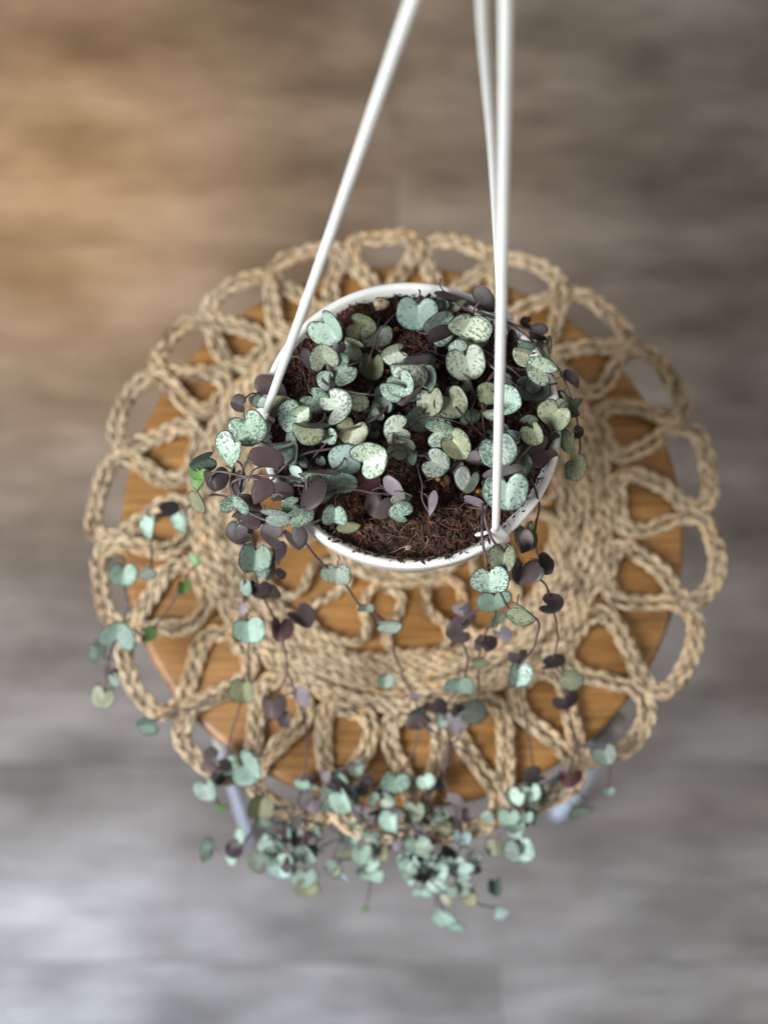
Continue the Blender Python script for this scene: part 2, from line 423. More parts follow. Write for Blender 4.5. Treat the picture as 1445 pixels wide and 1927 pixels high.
# dense band of cords
def ring_row(r, c0, name, z=0.3, seed=0, hw=0.30, rough=0.06):
    rng = random.Random(seed); n = int(2 * math.pi * r / 0.14)
    t = np.linspace(0, 2 * math.pi, n)
    rr_ = r + rough * np.sin(t * 5 + rng.uniform(0, 6)) + rough * 0.7 * np.sin(t * 11 + rng.uniform(0, 6))
    C = np.stack([c0.x + rr_ * np.cos(t), c0.y + rr_ * np.sin(t), np.full(n, c0.z + z) + 0.05 * np.sin(t * 9 + rng.uniform(0, 6))], 1)
    acc = Acc(); braid(acc, C, lats(C), hw, 0.26, 2.5 + rng.uniform(-.2, .2), seed=rng.uniform(0, 6), wob=0.05)
    link(name, acc.mesh(name, M_ROPE), mat_o, tuple(-Vector((Cd.x, Cd.y, ZM))))
for k in range(7): ring_row(10.15 + k * 0.50, Cd, "band_cord", z=0.30 + 0.06 * (k % 2), seed=k)
# inner loops
NI = 11
for i in range(NI):
    st = 2 * math.pi / NI; tc_ = -math.pi / 2 + 0.10 + i * st
    C = wave(tc_ - st / 2, tc_, tc_ + st / 2, 5.7, 9.8, Cd + zz, Cd + zz, B=0.27, seed=100 + i)
    C = resample(C, 0.12); acc = Acc(); la = lats(C)
    braid(acc, C, la, 0.30, 0.25, 2.4, seed=random.uniform(0, 6))
    link("inner_loop", acc.mesh("inner_loop", M_ROPE), mat_o, tuple(-Vector((Cd.x, Cd.y, ZM))))
for k in range(11): ring_row(0.35 + k * 0.5, Cd, "centre_cord", z=0.30 + 0.05 * (k % 2), seed=40 + k, rough=0.03)

# ------------------------------------------------------------ pot
RO = 7.48
pot = thing("hanging_pot", "round white plastic hanging pot filled with soil, held by three white straps", "plant pot", (0, 0, -11))
prof = [(0, -11), (4.9, -11), (5.15, -10.8), (6.75, -1.35), (6.80, -1.2), (7.34, -1.14), (7.42, -1.05), (7.47, -0.35), (RO + .02, -0.16), (RO - .02, -.05), (RO - .10, 0.0), (7.24, 0.0), (7.15, -.04), (7.08, -0.14), (6.80, -.75), (6.7, -1.2), (5.6, -8), (0, -8.2)]
V, F = lathe(prof, 144)
link("pot_body", mk_mesh("pot_body", V, F, M_PLASTIC), pot, (0, 0, 11))
HK = Vector((2.0, 7.8, 34.0))
def strap(pts, widths, thick, name="strap"):
    C = np.array([tuple(q) for q in catmull(pts, 10)]); n = len(C)
    wd = np.interp(np.linspace(0, 1, n), np.linspace(0, 1, len(widths)), widths)
    view = np.array([tuple((CAM - Vector(c_)).normalized()) for c_ in C])
    rad = np.array([(c_[0], c_[1], 0) for c_ in C]); 
    V, F = tube(C, wd / 2, 12, rad2=thick / 2, frame_n=np.tile([0.25, -0.75, 0.6], (n, 1)))
    F = F.tolist(); F.append(list(range(12))[::-1]); F.append(list(range(len(V) - 12, len(V))))
    return link(name, mk_mesh(name, V, F, M_PLASTIC), pot, (0, 0, 11))
def rim_dir(px, py):
    q = P(px, py, 0); q.z = 0; return q.normalized()
E1, E2, E3 = rim_dir(497, 786), rim_dir(930, 1003), rim_dir(948, 590)
def top_of(e): return e * (RO - .42) + Vector((0, 0, .85))
def hang(A, mid, top):
    return [A + Vector((0, 0, -.25)), A + (mid - A) * .12, mid, top, top.lerp(HK, .55), HK]
strap(hang(top_of(E1), P(622, 440, 14.0), P(776, 0, 26.5)), [.34, .40, .47, .48, .47, .45, .44], .29)
strap(hang(top_of(E2), P(945, 500, 14.0), P(952, 0, 26.5)), [.34, .40, .47, .48, .47, .45, .44], .29)
strap(hang(top_of(E3), P(928, 300, 14.5), P(907, 0, 25.0)), [.34, .38, .42, .44, .44, .42], .26)
# joining knob and hook above the frame
V, F = tube([tuple(q) for q in catmull([HK + Vector((0, 0, -.6)), HK, HK + Vector((0, 0, 1.5)), HK + Vector((.9, .1, 2.9)), HK + Vector((.3, .1, 4.4)), HK + Vector((-1.1, 0, 4.1)), HK + Vector((-1.3, 0, 3.2))], 8)], .26, 12)
F = F.tolist(); F.append(list(range(12))[::-1]); F.append(list(range(len(V) - 12, len(V))))
link("hook", mk_mesh("hook", V, F, M_PLASTIC), pot, (0, 0, 11))
# clips that grip the rim
import bmesh
def clip(angle, s=1.0):
    e = Vector((math.cos(angle), math.sin(angle), 0)); t = Vector((-e.y, e.x, 0)); z = Vector((0, 0, 1))
    bm = bmesh.new()
    def slab(path, wds, th):
        rows = []
        for i, (q, wd) in enumerate(zip(path, wds)):
            tg = (path[min(i + 1, len(path) - 1)] - path[max(i - 1, 0)]).normalized()
            nn = tg.cross(t).normalized()
            rows.append([bm.verts.new(q + t * (wd / 2) * a + nn * th / 2 * b_) for a, b_ in ((-1, -.6), (-.75, -1), (.75, -1), (1, -.6), (1, .6), (.75, 1), (-.75, 1), (-1, .6))])
        for r0, r1_ in zip(rows, rows[1:]):
            for k in range(8): bm.faces.new((r0[k], r0[(k + 1) % 8], r1_[(k + 1) % 8], r1_[k]))
        bm.faces.new(rows[0][::-1]); bm.faces.new(rows[-1])
    top = e * (RO - .55) + z * .95
    slab([top, e * (RO - .35) + z * .45, e * (RO + .02) + z * .12, e * (RO + .22) - z * .55, e * (RO + .14) - z * 2.1], [.46, .72, 1.05, 1.08, .86], .24)
    slab([e * (RO - .4) + z * .35, e * (RO - .72) - z * .1, e * (RO - .70) - z * .8], [.5, .34, .3], .14)
    slab([e * (RO - .55) + z * .30 - t * .2, e * (RO - .75) + z * .15 - t * .62, e * (RO - .9) + z * .05 - t * .80], [.3, .3, .22], .2)
    bmesh.ops.recalc_face_normals(bm, faces=bm.faces); bmesh.ops.scale(bm, vec=(CM, CM, CM), verts=bm.verts)
    me = bpy.data.meshes.new("strap_clip"); bm.to_mesh(me); bm.free(); me.materials.append(M_PLASTIC)
    for p_ in me.polygons: p_.use_smooth = True
    ob_ = link("strap_clip", me, pot, (0, 0, 11))
    sb = ob_.modifiers.new("s", 'SUBSURF'); sb.levels = 1; sb.render_levels = 2
for A in (E1, E2, E3): clip(math.atan2(A.y, A.x))

# ------------------------------------------------------------ soil
def sz(x, y):
    r = math.hypot(x, y)
    n = noise.noise(Vector((x * .55, y * .55, 0))) * .35 + noise.noise(Vector((x * 2.2, y * 2.2, 3))) * .22 + noise.noise(Vector((x * 7, y * 7, 8))) * .10
    return -0.62 + .35 * (1 - (r / 7) ** 2) + n
V, F = [], []
NR, NS = 70, 200
for i in range(NR):
    r = 6.98 * (i / (NR - 1)) ** .8
    for j in range(NS):
        a = 2 * math.pi * j / NS; x, y = r * math.cos(a), r * math.sin(a); V.append((x, y, sz(x, y)))
F = np.array([[i * NS + j, i * NS + (j + 1) % NS, (i + 1) * NS + (j + 1) % NS, (i + 1) * NS + j] for i in range(1, NR - 1) for j in range(NS)] )
V = np.array(V); F = F[:, ::-1]
cv = [V]; cf = [F]; cr = [np.full(len(V), .35)]; n0 = len(V)
ico_v = np.array([(1, 0, 0), (-1, 0, 0), (0, 1, 0), (0, -1, 0), (0, 0, 1), (0, 0, -1)], float)
ico_f = np.array([(0, 2, 4), (2, 1, 4), (1, 3, 4), (3, 0, 4), (2, 0, 5), (1, 2, 5), (3, 1, 5), (0, 3, 5)])
quad = []
for k in range(9200):
    r = 7.0 * math.sqrt(random.random()); a = random.uniform(0, 2 * math.pi)
    if k > 9000: r = 6.95 + abs(random.gauss(0, .13)); a = random.gauss(-1.5, .55)
    x, y = r * math.cos(a), r * math.sin(a)
    s_ = random.uniform(.035, .13) * (1.9 if random.random() < .05 else 1); el = random.choice([1, 1.2, 2.2, 4.0])
    q = Quaternion((random.gauss(0, 1), random.gauss(0, 1), random.gauss(0, 1), random.gauss(0, 1))).normalized().to_matrix()
    M = np.array(q) @ np.diag([s_ * el, s_ * random.uniform(.4, 1), s_ * random.uniform(.3, .8)])
    vv = (ico_v * np.random.uniform(.6, 1.25, (6, 1))) @ M.T + np.array([x, y, sz(x, y) + random.uniform(-.03, .10) if r < 6.95 else min(0.03, -.45 + (r - 6.95) * 2.4)]) * np.array([1, 1, 1])
    ff = np.concatenate([ico_f, ico_f[:, 2:3]], 1) + n0
    cv.append(vv); cf.append(ico_f + n0); cr.append(np.full(6, random.random() ** 1.3)); n0 += 6
Va = np.concatenate(cv); ra = np.concatenate(cr)
Fl = F.tolist() + np.concatenate(cf[1:]).tolist()
so = link("potting_soil", mk_mesh("potting_soil", Va, Fl, M_SOIL, attrs={'rnd': ('FLOAT', ra)}))
so['label'] = "dark reddish brown coir potting soil filling the white hanging pot"; so['category'] = "soil"; so['kind'] = "stuff"
acc = Acc()
for k in range(900):
    r = 6.95 * math.sqrt(random.random()); a = random.uniform(0, 2 * math.pi)
    if random.random() < .4: a = random.gauss(-1.6, .6); r = random.uniform(4.5, 6.95)
    x, y = r * math.cos(a), r * math.sin(a); h = random.uniform(0, 2 * math.pi); ln = random.uniform(.35, 1.7)
    pts = []; cz = sz(x, y) + .04; lift = random.uniform(0, .22)
    for m in range(7):
        t = m / 6; pts.append((x, y, max(sz(x, y), -1.1) + .03 + lift * math.sin(math.pi * t)))
        h += random.gauss(0, .45); x += math.cos(h) * ln / 6; y += math.sin(h) * ln / 6
        if math.hypot(x, y) > 7.25: x *= .97; y *= .97
    V_, F_ = tube(pts, random.uniform(.006, .015), 3); acc.add(V_, F_, r=random.random() ** 2.2)
fo = link("coir_fibre", acc.mesh("coir_fibre", M_FIBRE))
fo['label'] = "fine pale and brown root fibres matted over the potting soil"; fo['category'] = "fibres"; fo['kind'] = "stuff"

def lump_mesh(name, m, rough, seed):
    bm = bmesh.new(); bmesh.ops.create_icosphere(bm, subdivisions=2, radius=1)
    for v in bm.verts: v.co *= (1 + rough * noise.noise(v.co * 1.6 + Vector((seed, 0, 0))))
    bmesh.ops.scale(bm, vec=(CM,) * 3, verts=bm.verts)
    me = bpy.data.meshes.new(name); bm.to_mesh(me); bm.free(); me.materials.append(m)
    for p_ in me.polygons: p_.use_smooth = True
    return me
pel = lump_mesh("fertiliser_pellet", M_PELLET, .08, 2)
def pellet(px, py, r, lab, grp=None):
    q = P(px, py, -.3); o = link("fertiliser_pellet", pel, None, (q.x, q.y, sz(q.x, q.y) + r * .75 + .04)); o.scale = (r, r * .93, r * .9)
    o.rotation_euler = (random.random() * 6, random.random() * 6, 0)
    o['label'] = lab; o['category'] = "pellet"; o['group'] = grp or "amber fertiliser pellets lying on the soil"
pellet(907, 764, .26, "larger orange fertiliser pellet left of the front strap, upper of a touching pair")
pellet(904, 779, .17, "smaller orange fertiliser pellet touching the larger one left of the front strap")
for (x_, y_, where) in ((820, 692, "beside the mint leaf above the pot's centre"), (728, 702, "left of the folded silver leaves"), (901, 925, "between the dark olive leaf and the front strap"), (805, 897, "leftmost in the cluster on bare soil"),
                 (797, 914, "lowest in the cluster on bare soil"), (824, 903, "touching the upright bark chip"), (718, 787, "under the stem left of the pale speckled leaf"), (745, 620, "under the big mint leaf at the back"),
                 (673, 775, "among the stems left of centre"), (997, 748, "under the olive leaves near the right rim")):
    pellet(x_, y_, random.uniform(.13, .19), "small orange-brown pellet " + where)
grm = lump_mesh("grit", M_GRIT, .55, 9)
for (x_, y_, r, lab) in ((718, 575, .42, "pale crumbly lump of perlite by the back edge of the soil"), (769, 1028, .17, "cream grain of grit on bare soil near the front rim"),
                         (913, 908, .2, "tan grain of grit beside the dark olive leaf")):
    q = P(x_, y_, -.4); o = link("grit_grain", grm, None, (q.x, q.y, sz(q.x, q.y) + r * .6)); o.scale = (r, r * .8, r * .7)
    o['label'] = lab; o['category'] = "grit"
chk = lump_mesh("bark_chip", M_SOIL, .6, 5)
for (x_, y_, r, lab) in ((842, 905, .3, "upright reddish bark chip in the soil below the green-grey leaf"), (822, 922, .24, "tan brown bark crumb left of the upright bark chip")):
    q = P(x_, y_, -.3); o = link("bark_chip", chk, None, (q.x, q.y, sz(q.x, q.y) + .2)); o.scale = (r * .7, r * 1.3, r); o.rotation_euler = (.3, 0, .2)
    o['label'] = lab; o['category'] = "bark"

# ------------------------------------------------------------ the plant
plant = thing("string_of_hearts", "trailing string of hearts plant with silver-mottled heart leaves and purple undersides in the hanging pot", "plant", (0, 0, -.7))
PO = Vector((0, 0, -.7))
def leaf_mesh(fold, cup, notch, tipk, seed, asym=0.0, wav=0.05):
    """heart of width 1 cm; +y is the tip, petiole joins at the notch (-y)"""
    NSg, NRg = 40, 7
    rng = random.Random(seed); ph1, ph2 = rng.uniform(0, 6), rng.uniform(0, 6)
    rho = [0.0, .22, .42, .62, .8, .93, 1.0]
    top, bot, ed, ve = [], [], [], []
    def Rr(th):
        d = math.pi - abs(th)
        r = 0.5 * (1 - (notch) * math.exp(-(d / .30) ** 2)) * (1 + 0.12 * math.exp(-((abs(th) - 2.3) / .5) ** 2))
        r *= 1 + tipk * math.exp(-(th / .30) ** 2) - .08 * math.exp(-(th / 1.0) ** 2)
        r *= 1 + asym * math.sin(th) + .018 * math.sin(3 * th + ph1) + .012 * math.sin(7 * th + ph2)
        return r
    for k, q in enumerate(rho):
        for j in range(NSg):
            th = -math.pi + 2 * math.pi * (j + .5) / NSg
            r = Rr(th) * q; x, y = r * math.sin(th), r * math.cos(th) - 0.0
            z = fold * (math.sqrt(x * x + .004) - .06) + cup * (x * x + y * y) * 2 + wav * q * q * math.sin(2 * th + ph1) * .5
            xs = x / math.sqrt(1 + fold * fold)
            tk = .040 * math.sqrt(max(0, 1 - q ** 4))
            groove = -.012 * math.exp(-(x / .03) ** 2) * (1 - q)
            top.append((xs, y, z + tk + groove)); bot.append((xs, y, z - tk))
            # veins: midrib + 4 side veins from the notch
            py_ = y + .2; an = math.atan2(x, py_); rr2 = math.hypot(x, py_)
            v = max(math.exp(-(x / .014) ** 2) if y > -.2 else 0, *(math.exp(-(rr2 * (abs(an) - aa) / .016) ** 2) * .6 for aa in (.55, 1.15)))
            ed.append(q); ve.append(v * (1 - q * .7))
    n = NSg * NRg; V = top + bot; F = []; mi = []
    for k in range(NRg - 1):
        for j in range(NSg):
            j2 = (j + 1) % NSg; a0, a1, b1, b0 = k * NSg + j, k * NSg + j2, (k + 1) * NSg + j2, (k + 1) * NSg + j
            F.append((a0, b0, b1, a1)); mi.append(0); F.append((n + a0, n + a1, n + b1, n + b0)); mi.append(1)
    for j in range(NSg):      # seam
        j2 = (j + 1) % NSg; a0, a1 = (NRg - 1) * NSg + j, (NRg - 1) * NSg + j2
        F.append((a0, n + a0, n + a1, a1)); mi.append(1)
    V = np.array(V); ed = ed + ed; ve = ve + [0] * n
    # petiole
    y0 = -0.5 * (1 - notch) + .03
    pc = np.array([(0, y0 + .05, -.02), (0, y0 - .06, -.05), (rng.uniform(-.03, .03), y0 - .17, -.12), (rng.uniform(-.06, .06), y0 - .25, -.24), (rng.uniform(-.08, .08), y0 - .28, -.38)])
    Vp, Fp = tube(pc, [.022, .024, .022, .022, .024], 5); off = len(V)
    V = np.concatenate([V, Vp]); F += (Fp + off).tolist(); mi += [2] * len(Fp); ed += [0] * len(Vp); ve += [0] * len(Vp)
    return mk_mesh("leaf", V, F, [M_LEAF, M_UNDER, M_STEM], mi, {'edge': ('FLOAT', ed), 'vein': ('FLOAT', ve)})
LM = {}
for f, (fd, cp) in enumerate([(0.18, .06), (0.42, .04), (0.80, .02), (1.3, 0), (-0.25, -.08), (2.2, 0)]):
    for k in range(3):
        LM[(f, k)] = leaf_mesh(fd, cp + .05 * (k - 1), [.55, .68, .45][k], [.02, .0, .07][k], f * 10 + k, [0, .05, -.06][k])
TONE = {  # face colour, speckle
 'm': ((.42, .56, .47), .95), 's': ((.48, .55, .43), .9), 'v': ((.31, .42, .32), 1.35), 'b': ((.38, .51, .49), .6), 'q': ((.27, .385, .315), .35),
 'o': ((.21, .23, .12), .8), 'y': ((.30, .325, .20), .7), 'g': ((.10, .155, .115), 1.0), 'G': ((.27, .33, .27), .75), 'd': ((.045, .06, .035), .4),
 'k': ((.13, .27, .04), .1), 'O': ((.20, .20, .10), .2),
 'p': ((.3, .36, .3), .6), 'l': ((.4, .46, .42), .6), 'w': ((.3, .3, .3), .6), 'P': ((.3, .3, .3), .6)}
UND = {'p': (.078, .056, .055), 'l': (.19, .168, .178), 'w': (.085, .038, .038), 'P': (.040, .030, .029), 'r': (.12, .09, .095)}
def leaf(x, y, z, wpx, a, tilt=0, ta=0, fold=1, tone='m', jit=15, name="leaf"):
    q = P(x, y, z); wcm = wpx * depth(q) / FPX
    wcm *= .96
    if fold == 0 and random.random() < .5: fold = 1
    elif fold == 1 and random.random() < .3: fold = 2
    ar = math.radians(a + random.uniform(-4, 4)); tar = math.radians(ta)
    T = RT * math.cos(ar) - UP * math.sin(ar)
    Nn = -FW; Xv = T.cross(Nn)
    M = Matrix((Xv, T, Nn)).transposed()
    A = RT * math.cos(tar) - UP * math.sin(tar)
    Rm = Matrix.Rotation(math.radians(tilt + random.uniform(-jit, jit)), 3, A)
    if tone in 'plwP': M = M @ Matrix.Rotation(math.pi, 3, 'Y')
    J = Matrix.Rotation(math.radians(random.uniform(-jit, jit)), 3, A.cross(Nn))
    M = J @ Rm @ M
    o = bpy.data.objects.new(name, LM[(fold, random.randrange(3))]); COL.objects.link(o)
    o.parent = plant
    c_, sp_ = TONE[tone]; v = random.uniform(.68, 1.18) * (1.18 if z < -15 and tone in 'mqbv' else 1)
    o['leaf_tone'] = [c_[0] * v * random.uniform(.96, 1.04), c_[1] * v, c_[2] * v * random.uniform(.94, 1.06)]
    o['speckle'] = sp_ * random.uniform(.8, 1.2) 
    o['underside_tone'] = list(UND.get(tone, UND['r']))
    o.matrix_basis = Matrix.LocRotScale((q - PO) * CM, M.to_quaternion(), Vector((wcm * 1.06, wcm * random.uniform(.92, 1.02), wcm)))
    return o

# x y z w tip tilt axis fold tone   (pixels of the photograph, z in cm above the rim)
LEAVES = """
620 617 .9 74 50 48 50 1 q
680 613 .6 62 20 40 10 1 o
704 630 .1 62 100 20 0 0 G
668 650 .5 56 200 52 55 1 y
609 669 1.5 60 -100 38 -15 1 s
643 697 1.0 66 150 15 60 0 v
613 714 .8 40 180 20 0 0 m
575 685 .2 58 53 66 53 0 P
639 655 1.1 26 90 20 0 0 l
702 691 .1 62 90 40 90 0 O
742 664 1.6 58 160 30 0 1 s
770 688 1.5 88 175 64 -5 1 s
597 752 1.3 64 40 20 20 0 v
637 765 1.6 78 -30 30 90 0 s
556 790 1.5 72 130 30 130 1 m
567 777 1.9 44 -40 20 20 1 s
583 799 2.0 78 180 68 -4 2 y
612 818 .9 52 100 45 0 0 m
662 812 .8 64 110 15 0 1 y
672 741 1.4 62 -160 50 -12 2 s
738 730 1.6 52 200 30 0 1 m
759 722 1.9 56 60 20 30 1 m
772 742 1.2 66 120 58 -50 0 l
700 861 1.8 78 -25 10 0 0 s
700 861 1.0 10 -25 10 0 0 s
647 864 1.2 66 160 35 0 0 b
545 850 .6 72 60 42 100 1 q
470 806 2.1 76 65 12 0 0 v
437 846 1.5 74 120 50 85 1 m
500 877 1.6 84 0 66 3 2 p
448 759 .8 36 200 30 30 0 P
505 745 -.1 78 20 42 0 0 p
489 753 .6 34 120 20 0 1 m
536 768 .7 60 -70 35 60 0 O
746 808 1.3 60 170 18 0 1 s
742 828 1.4 30 90 55 90 2 y
757 842 .8 56 40 30 0 0 y
605 887 1.5 88 180 70 0 1 s
556 896 .9 42 20 35 90 0 q
779 863 .7 30 90 40 90 1 g
575 870 .3 28 60 40 60 1 g
605 868 .3 22 60 40 60 1 g
786 590 .6 80 90 28 0 0 q
826 612 1.3 74 -40 48 -38 0 m
882 608 1.9 88 110 52 12 1 s
835 637 1.0 66 -35 66 -35 0 P
850 555 .4 66 20 60 22 1 o
832 573 .5 26 90 20 0 1 G
905 573 .3 66 25 56 28 0 P
861 658 1.3 42 200 20 20 4 G
892 638 .8 60 40 50 -15 0 y
880 682 .9 80 70 18 0 1 G
782 672 2.0 66 10 66 -10 2 s
808 711 1.0 56 -60 30 60 1 q
811 757 .8 62 90 38 90 0 y
852 760 .9 70 60 26 60 0 o
789 790 .5 58 120 30 0 0 g
829 812 1.7 66 0 26 0 0 v
861 840 1.5 66 50 18 50 2 y
916 738 1.0 50 170 20 0 0 o
960 757 1.4 62 20 32 95 0 m
927 776 1.5 42 170 56 5 0 s
938 850 1.5 76 70 14 60 0 v
967 818 1.2 36 20 62 15 0 b
986 664 1.5 52 -160 50 20 2 y
1018 695 1.4 66 -150 28 20 1 s
1043 779 1.6 70 130 38 25 1 y
1072 760 .8 62 50 62 48 0 o
1008 815 1.4 54 60 30 60 2 y
1015 853 .3 68 150 25 0 0 p
1030 828 -.1 46 100 25 0 0 p
1000 730 .4 66 100 30 0 0 d
1000 725 .8 34 100 30 0 0 g
1012 628 .1 42 190 40 10 0 P
1027 655 -.2 46 80 40 90 0 O
1074 830 .1 58 100 60 85 0 o
1086 882 -1.2 56 80 58 88 0 o
1087 815 -.2 26 20 30 0 0 P
1070 716 .0 48 40 66 40 0 P
992 645 .6 44 10 66 10 0 g
822 872 .9 60 30 20 20 0 G
842 852 .8 50 -30 40 40 0 g
980 873 .7 48 60 25 30 0 o
893 865 .3 42 180 45 0 0 l
858 882 .2 34 90 46 90 0 l
883 905 .6 58 110 30 100 1 d
952 922 1.3 92 90 36 0 1 m
948 893 1.9 86 -18 74 -18 0 l
893 948 .1 56 22 64 22 0 l
808 949 .5 58 90 74 90 0 l
736 927 .8 66 35 72 35 0 l
757 930 .7 48 10 64 8 1 y
752 967 .6 50 200 40 15 4 v
712 953 .1 56 110 20 60 0 p
948 1052 -.2 66 100 28 70 2 y
921 1089 -.6 78 90 22 0 1 m
981 1076 -1.2 62 100 44 85 0 p
979 1018 -.6 56 85 68 80 0 p
993 1010 -1.4 60 75 60 75 0 O
1022 1063 -2.4 48 45 55 55 0 p
1008 1080 -2.4 34 70 30 0 0 q
985 1150 -3.6 68 34 64 34 0 o
1038 1140 -5 54 5 56 8 0 p
930 1128 -4.5 66 80 40 0 0 q
380 866 -.4 56 160 52 -22 0 g
377 890 -1.0 40 100 40 0 0 k
403 903 -.3 54 80 28 90 0 P
376 942 -2.0 56 80 48 60 0 O
441 906 -.8 60 100 40 90 0 P
441 946 .4 60 -90 64 -6 1 v
466 962 -.6 66 10 50 0 0 p
502 936 1.2 62 150 58 -32 2 p
532 932 1.1 50 0 52 -5 0 p
576 928 1.9 78 110 52 108 0 P
567 969 1.2 64 -10 46 -20 0 v
546 950 1.1 40 180 40 -50 0 v
520 970 .8 64 0 72 3 0 G
511 1008 -.4 56 200 32 30 0 P
553 1014 .1 56 60 42 65 0 P
631 966 .9 60 95 28 0 2 m
658 984 .0 50 20 45 0 0 O
643 903 .9 72 0 50 -5 0 q
690 915 .2 66 10 48 0 0 w
613 928 .9 48 -20 62 -25 0 v
481 1046 -4.5 76 92 34 0 1 q
452 1005 -3 52 100 35 0 0 P
522 1042 -3.8 48 60 40 90 0 P
634 1079 -6 62 95 38 0 0 G
460 1008 -2 40 140 30 0 0 p
470 985 -1.2 46 20 40 0 0 p
287 990 -13 56 90 62 88 0 m
345 982 -11.5 56 85 60 80 0 m
316 962 -11 48 10 50 -15 0 P
374 905 -3 40 90 50 90 0 k
233 1080 -13 56 90 34 0 1 q
281 1074 -12 40 30 40 0 1 G
371 1052 -12.5 34 90 40 90 0 k
344 1104 -14 34 80 50 -60 0 k
281 1190 -14.5 38 0 40 -20 0 k
222 1192 -14 72 -80 22 0 1 q
181 1228 -15 40 90 60 90 0 g
196 1312 -17 52 110 30 90 0 O
219 1278 -16 34 60 40 60 0 G
205 1250 -15.5 34 100 50 90 0 p
278 1363 -19 46 170 44 5 0 g
461 1298 -14 62 90 18 0 1 O
510 1329 -15 56 85 36 90 0 p
561 1316 -15 50 60 58 60 0 l
530 1352 -15.5 40 100 45 90 0 P
468 1184 -10 66 88 22 0 1 q
527 1185 -11 52 90 30 90 0 w
568 1163 -11.5 56 45 42 45 0 p
489 1112 -8 48 90 50 0 0 P
510 1120 -8.3 44 10 55 10 0 P
466 1105 -8 38 90 62 80 0 q
452 1145 -9 34 90 50 90 0 l
733 1174 -9.5 56 0 58 0 0 G
862 1187 -10 54 180 34 0 0 p
945 1196 -10 40 50 56 40 0 l
725 1280 -15 36 90 30 0 0 G
865 1288 -14 62 90 42 0 1 q
783 1340 -17 48 -20 56 -25 0 g
790 1366 -17.5 54 170 34 0 0 p
858 1361 -17 48 80 34 90 0 l
892 1338 -16.5 60 20 30 0 0 d
822 1330 -16.5 44 60 42 0 0 P
780 1314 -16 26 0 40 0 0 l
972 1268 -11.5 60 95 26 0 2 m
976 1238 -11 38 70 40 0 0 p
1042 1250 -12 54 -12 60 -12 0 P
1076 1277 -13.5 54 20 44 10 0 o
1065 1321 -16 50 60 26 0 0 P
915 1214 -11 46 60 44 0 0 P
902 1242 -12 40 160 40 0 0 O
690 1142 -8 34 90 50 0 0 G
870 1150 -8.5 36 70 40 0 0 l
470 1447 -17 72 20 30 110 1 q
416 1446 -18 46 60 40 0 0 P
393 1486 -19 52 70 34 90 1 q
418 1516 -21 32 0 50 0 0 k
490 1516 -18.5 62 100 26 0 2 O
438 1612 -22 40 60 40 90 0 m
528 1633 -24 50 90 20 0 0 b
573 1650 -24.5 54 90 20 0 0 q
578 1672 -25 48 90 40 0 0 O
577 1598 -21 56 80 38 0 2 m
571 1475 -19 32 90 30 0 0 q
610 1460 -19 28 90 50 90 0 l
650 1505 -18.5 58 60 28 90 2 q
743 1472 -18 58 100 14 0 0 v
740 1545 -19 56 90 34 90 2 m
783 1527 -19 46 90 28 90 0 y
698 1572 -20 36 90 30 0 0 q
701 1641 -22 58 100 44 0 1 m
785 1590 -20 50 90 24 0 0 v
774 1640 -21.5 62 110 36 100 1 m
800 1628 -21 40 30 40 0 0 m
826 1658 -22 54 30 40 30 1 m
856 1628 -21.5 48 90 24 0 0 q
871 1575 -20 38 90 30 0 0 b
848 1690 -23 40 90 40 90 0 O
886 1689 -23 36 60 40 90 0 O
838 1722 -25 58 30 46 30 1 m
862 1740 -26 40 30 50 20 0 q
943 1716 -26 34 0 40 0 0 b
934 1670 -24 40 80 55 90 0 g
795 1681 -23 38 90 50 0 0 q
801 1470 -18.5 38 70 20 90 0 m
976 1500 -18 38 110 30 100 1 m
1003 1491 -18 40 70 36 80 1 m
959 1537 -19 42 90 20 0 0 q
991 1537 -19 28 90 20 0 0 q
976 1598 -20.5 64 70 20 60 1 m
932 1594 -21 44 90 54 90 0 O
1004 1464 -18 48 150 30 0 0 P
1072 1467 -18 50 90 22 0 0 w
1039 1469 -18 40 120 60 -50 0 g
1141 1420 -19 48 70 36 90 0 G
1092 1520 -23 54 10 48 0 0 q
1145 1487 -22 26 90 30 0 0 q
852 1510 -18.5 44 20 60 20 0 l
890 1612 -21 36 90 34 0 0 G
632 1632 -25 40 50 44 50 0 O
658 1606 -24 34 30 44 0 0 O
660 1575 -22 44 90 34 0 0 G
688 1712 -34 18 90 20 0 0 k
743 1590 -20 26 90 40 90 0 l
722 1605 -20.5 40 90 60 90 0 O
"""
nl = 0
LP = []
for ln in LEAVES.strip().splitlines():
    f_ = ln.split(); x, y, z, w_, a, ti, ta = map(float, f_[:7])
    if w_ < 12: continue
    leaf(x, y, z, w_, a, ti, ta, int(f_[7]), f_[8]); LP.append((x, y, z, f_[8]))
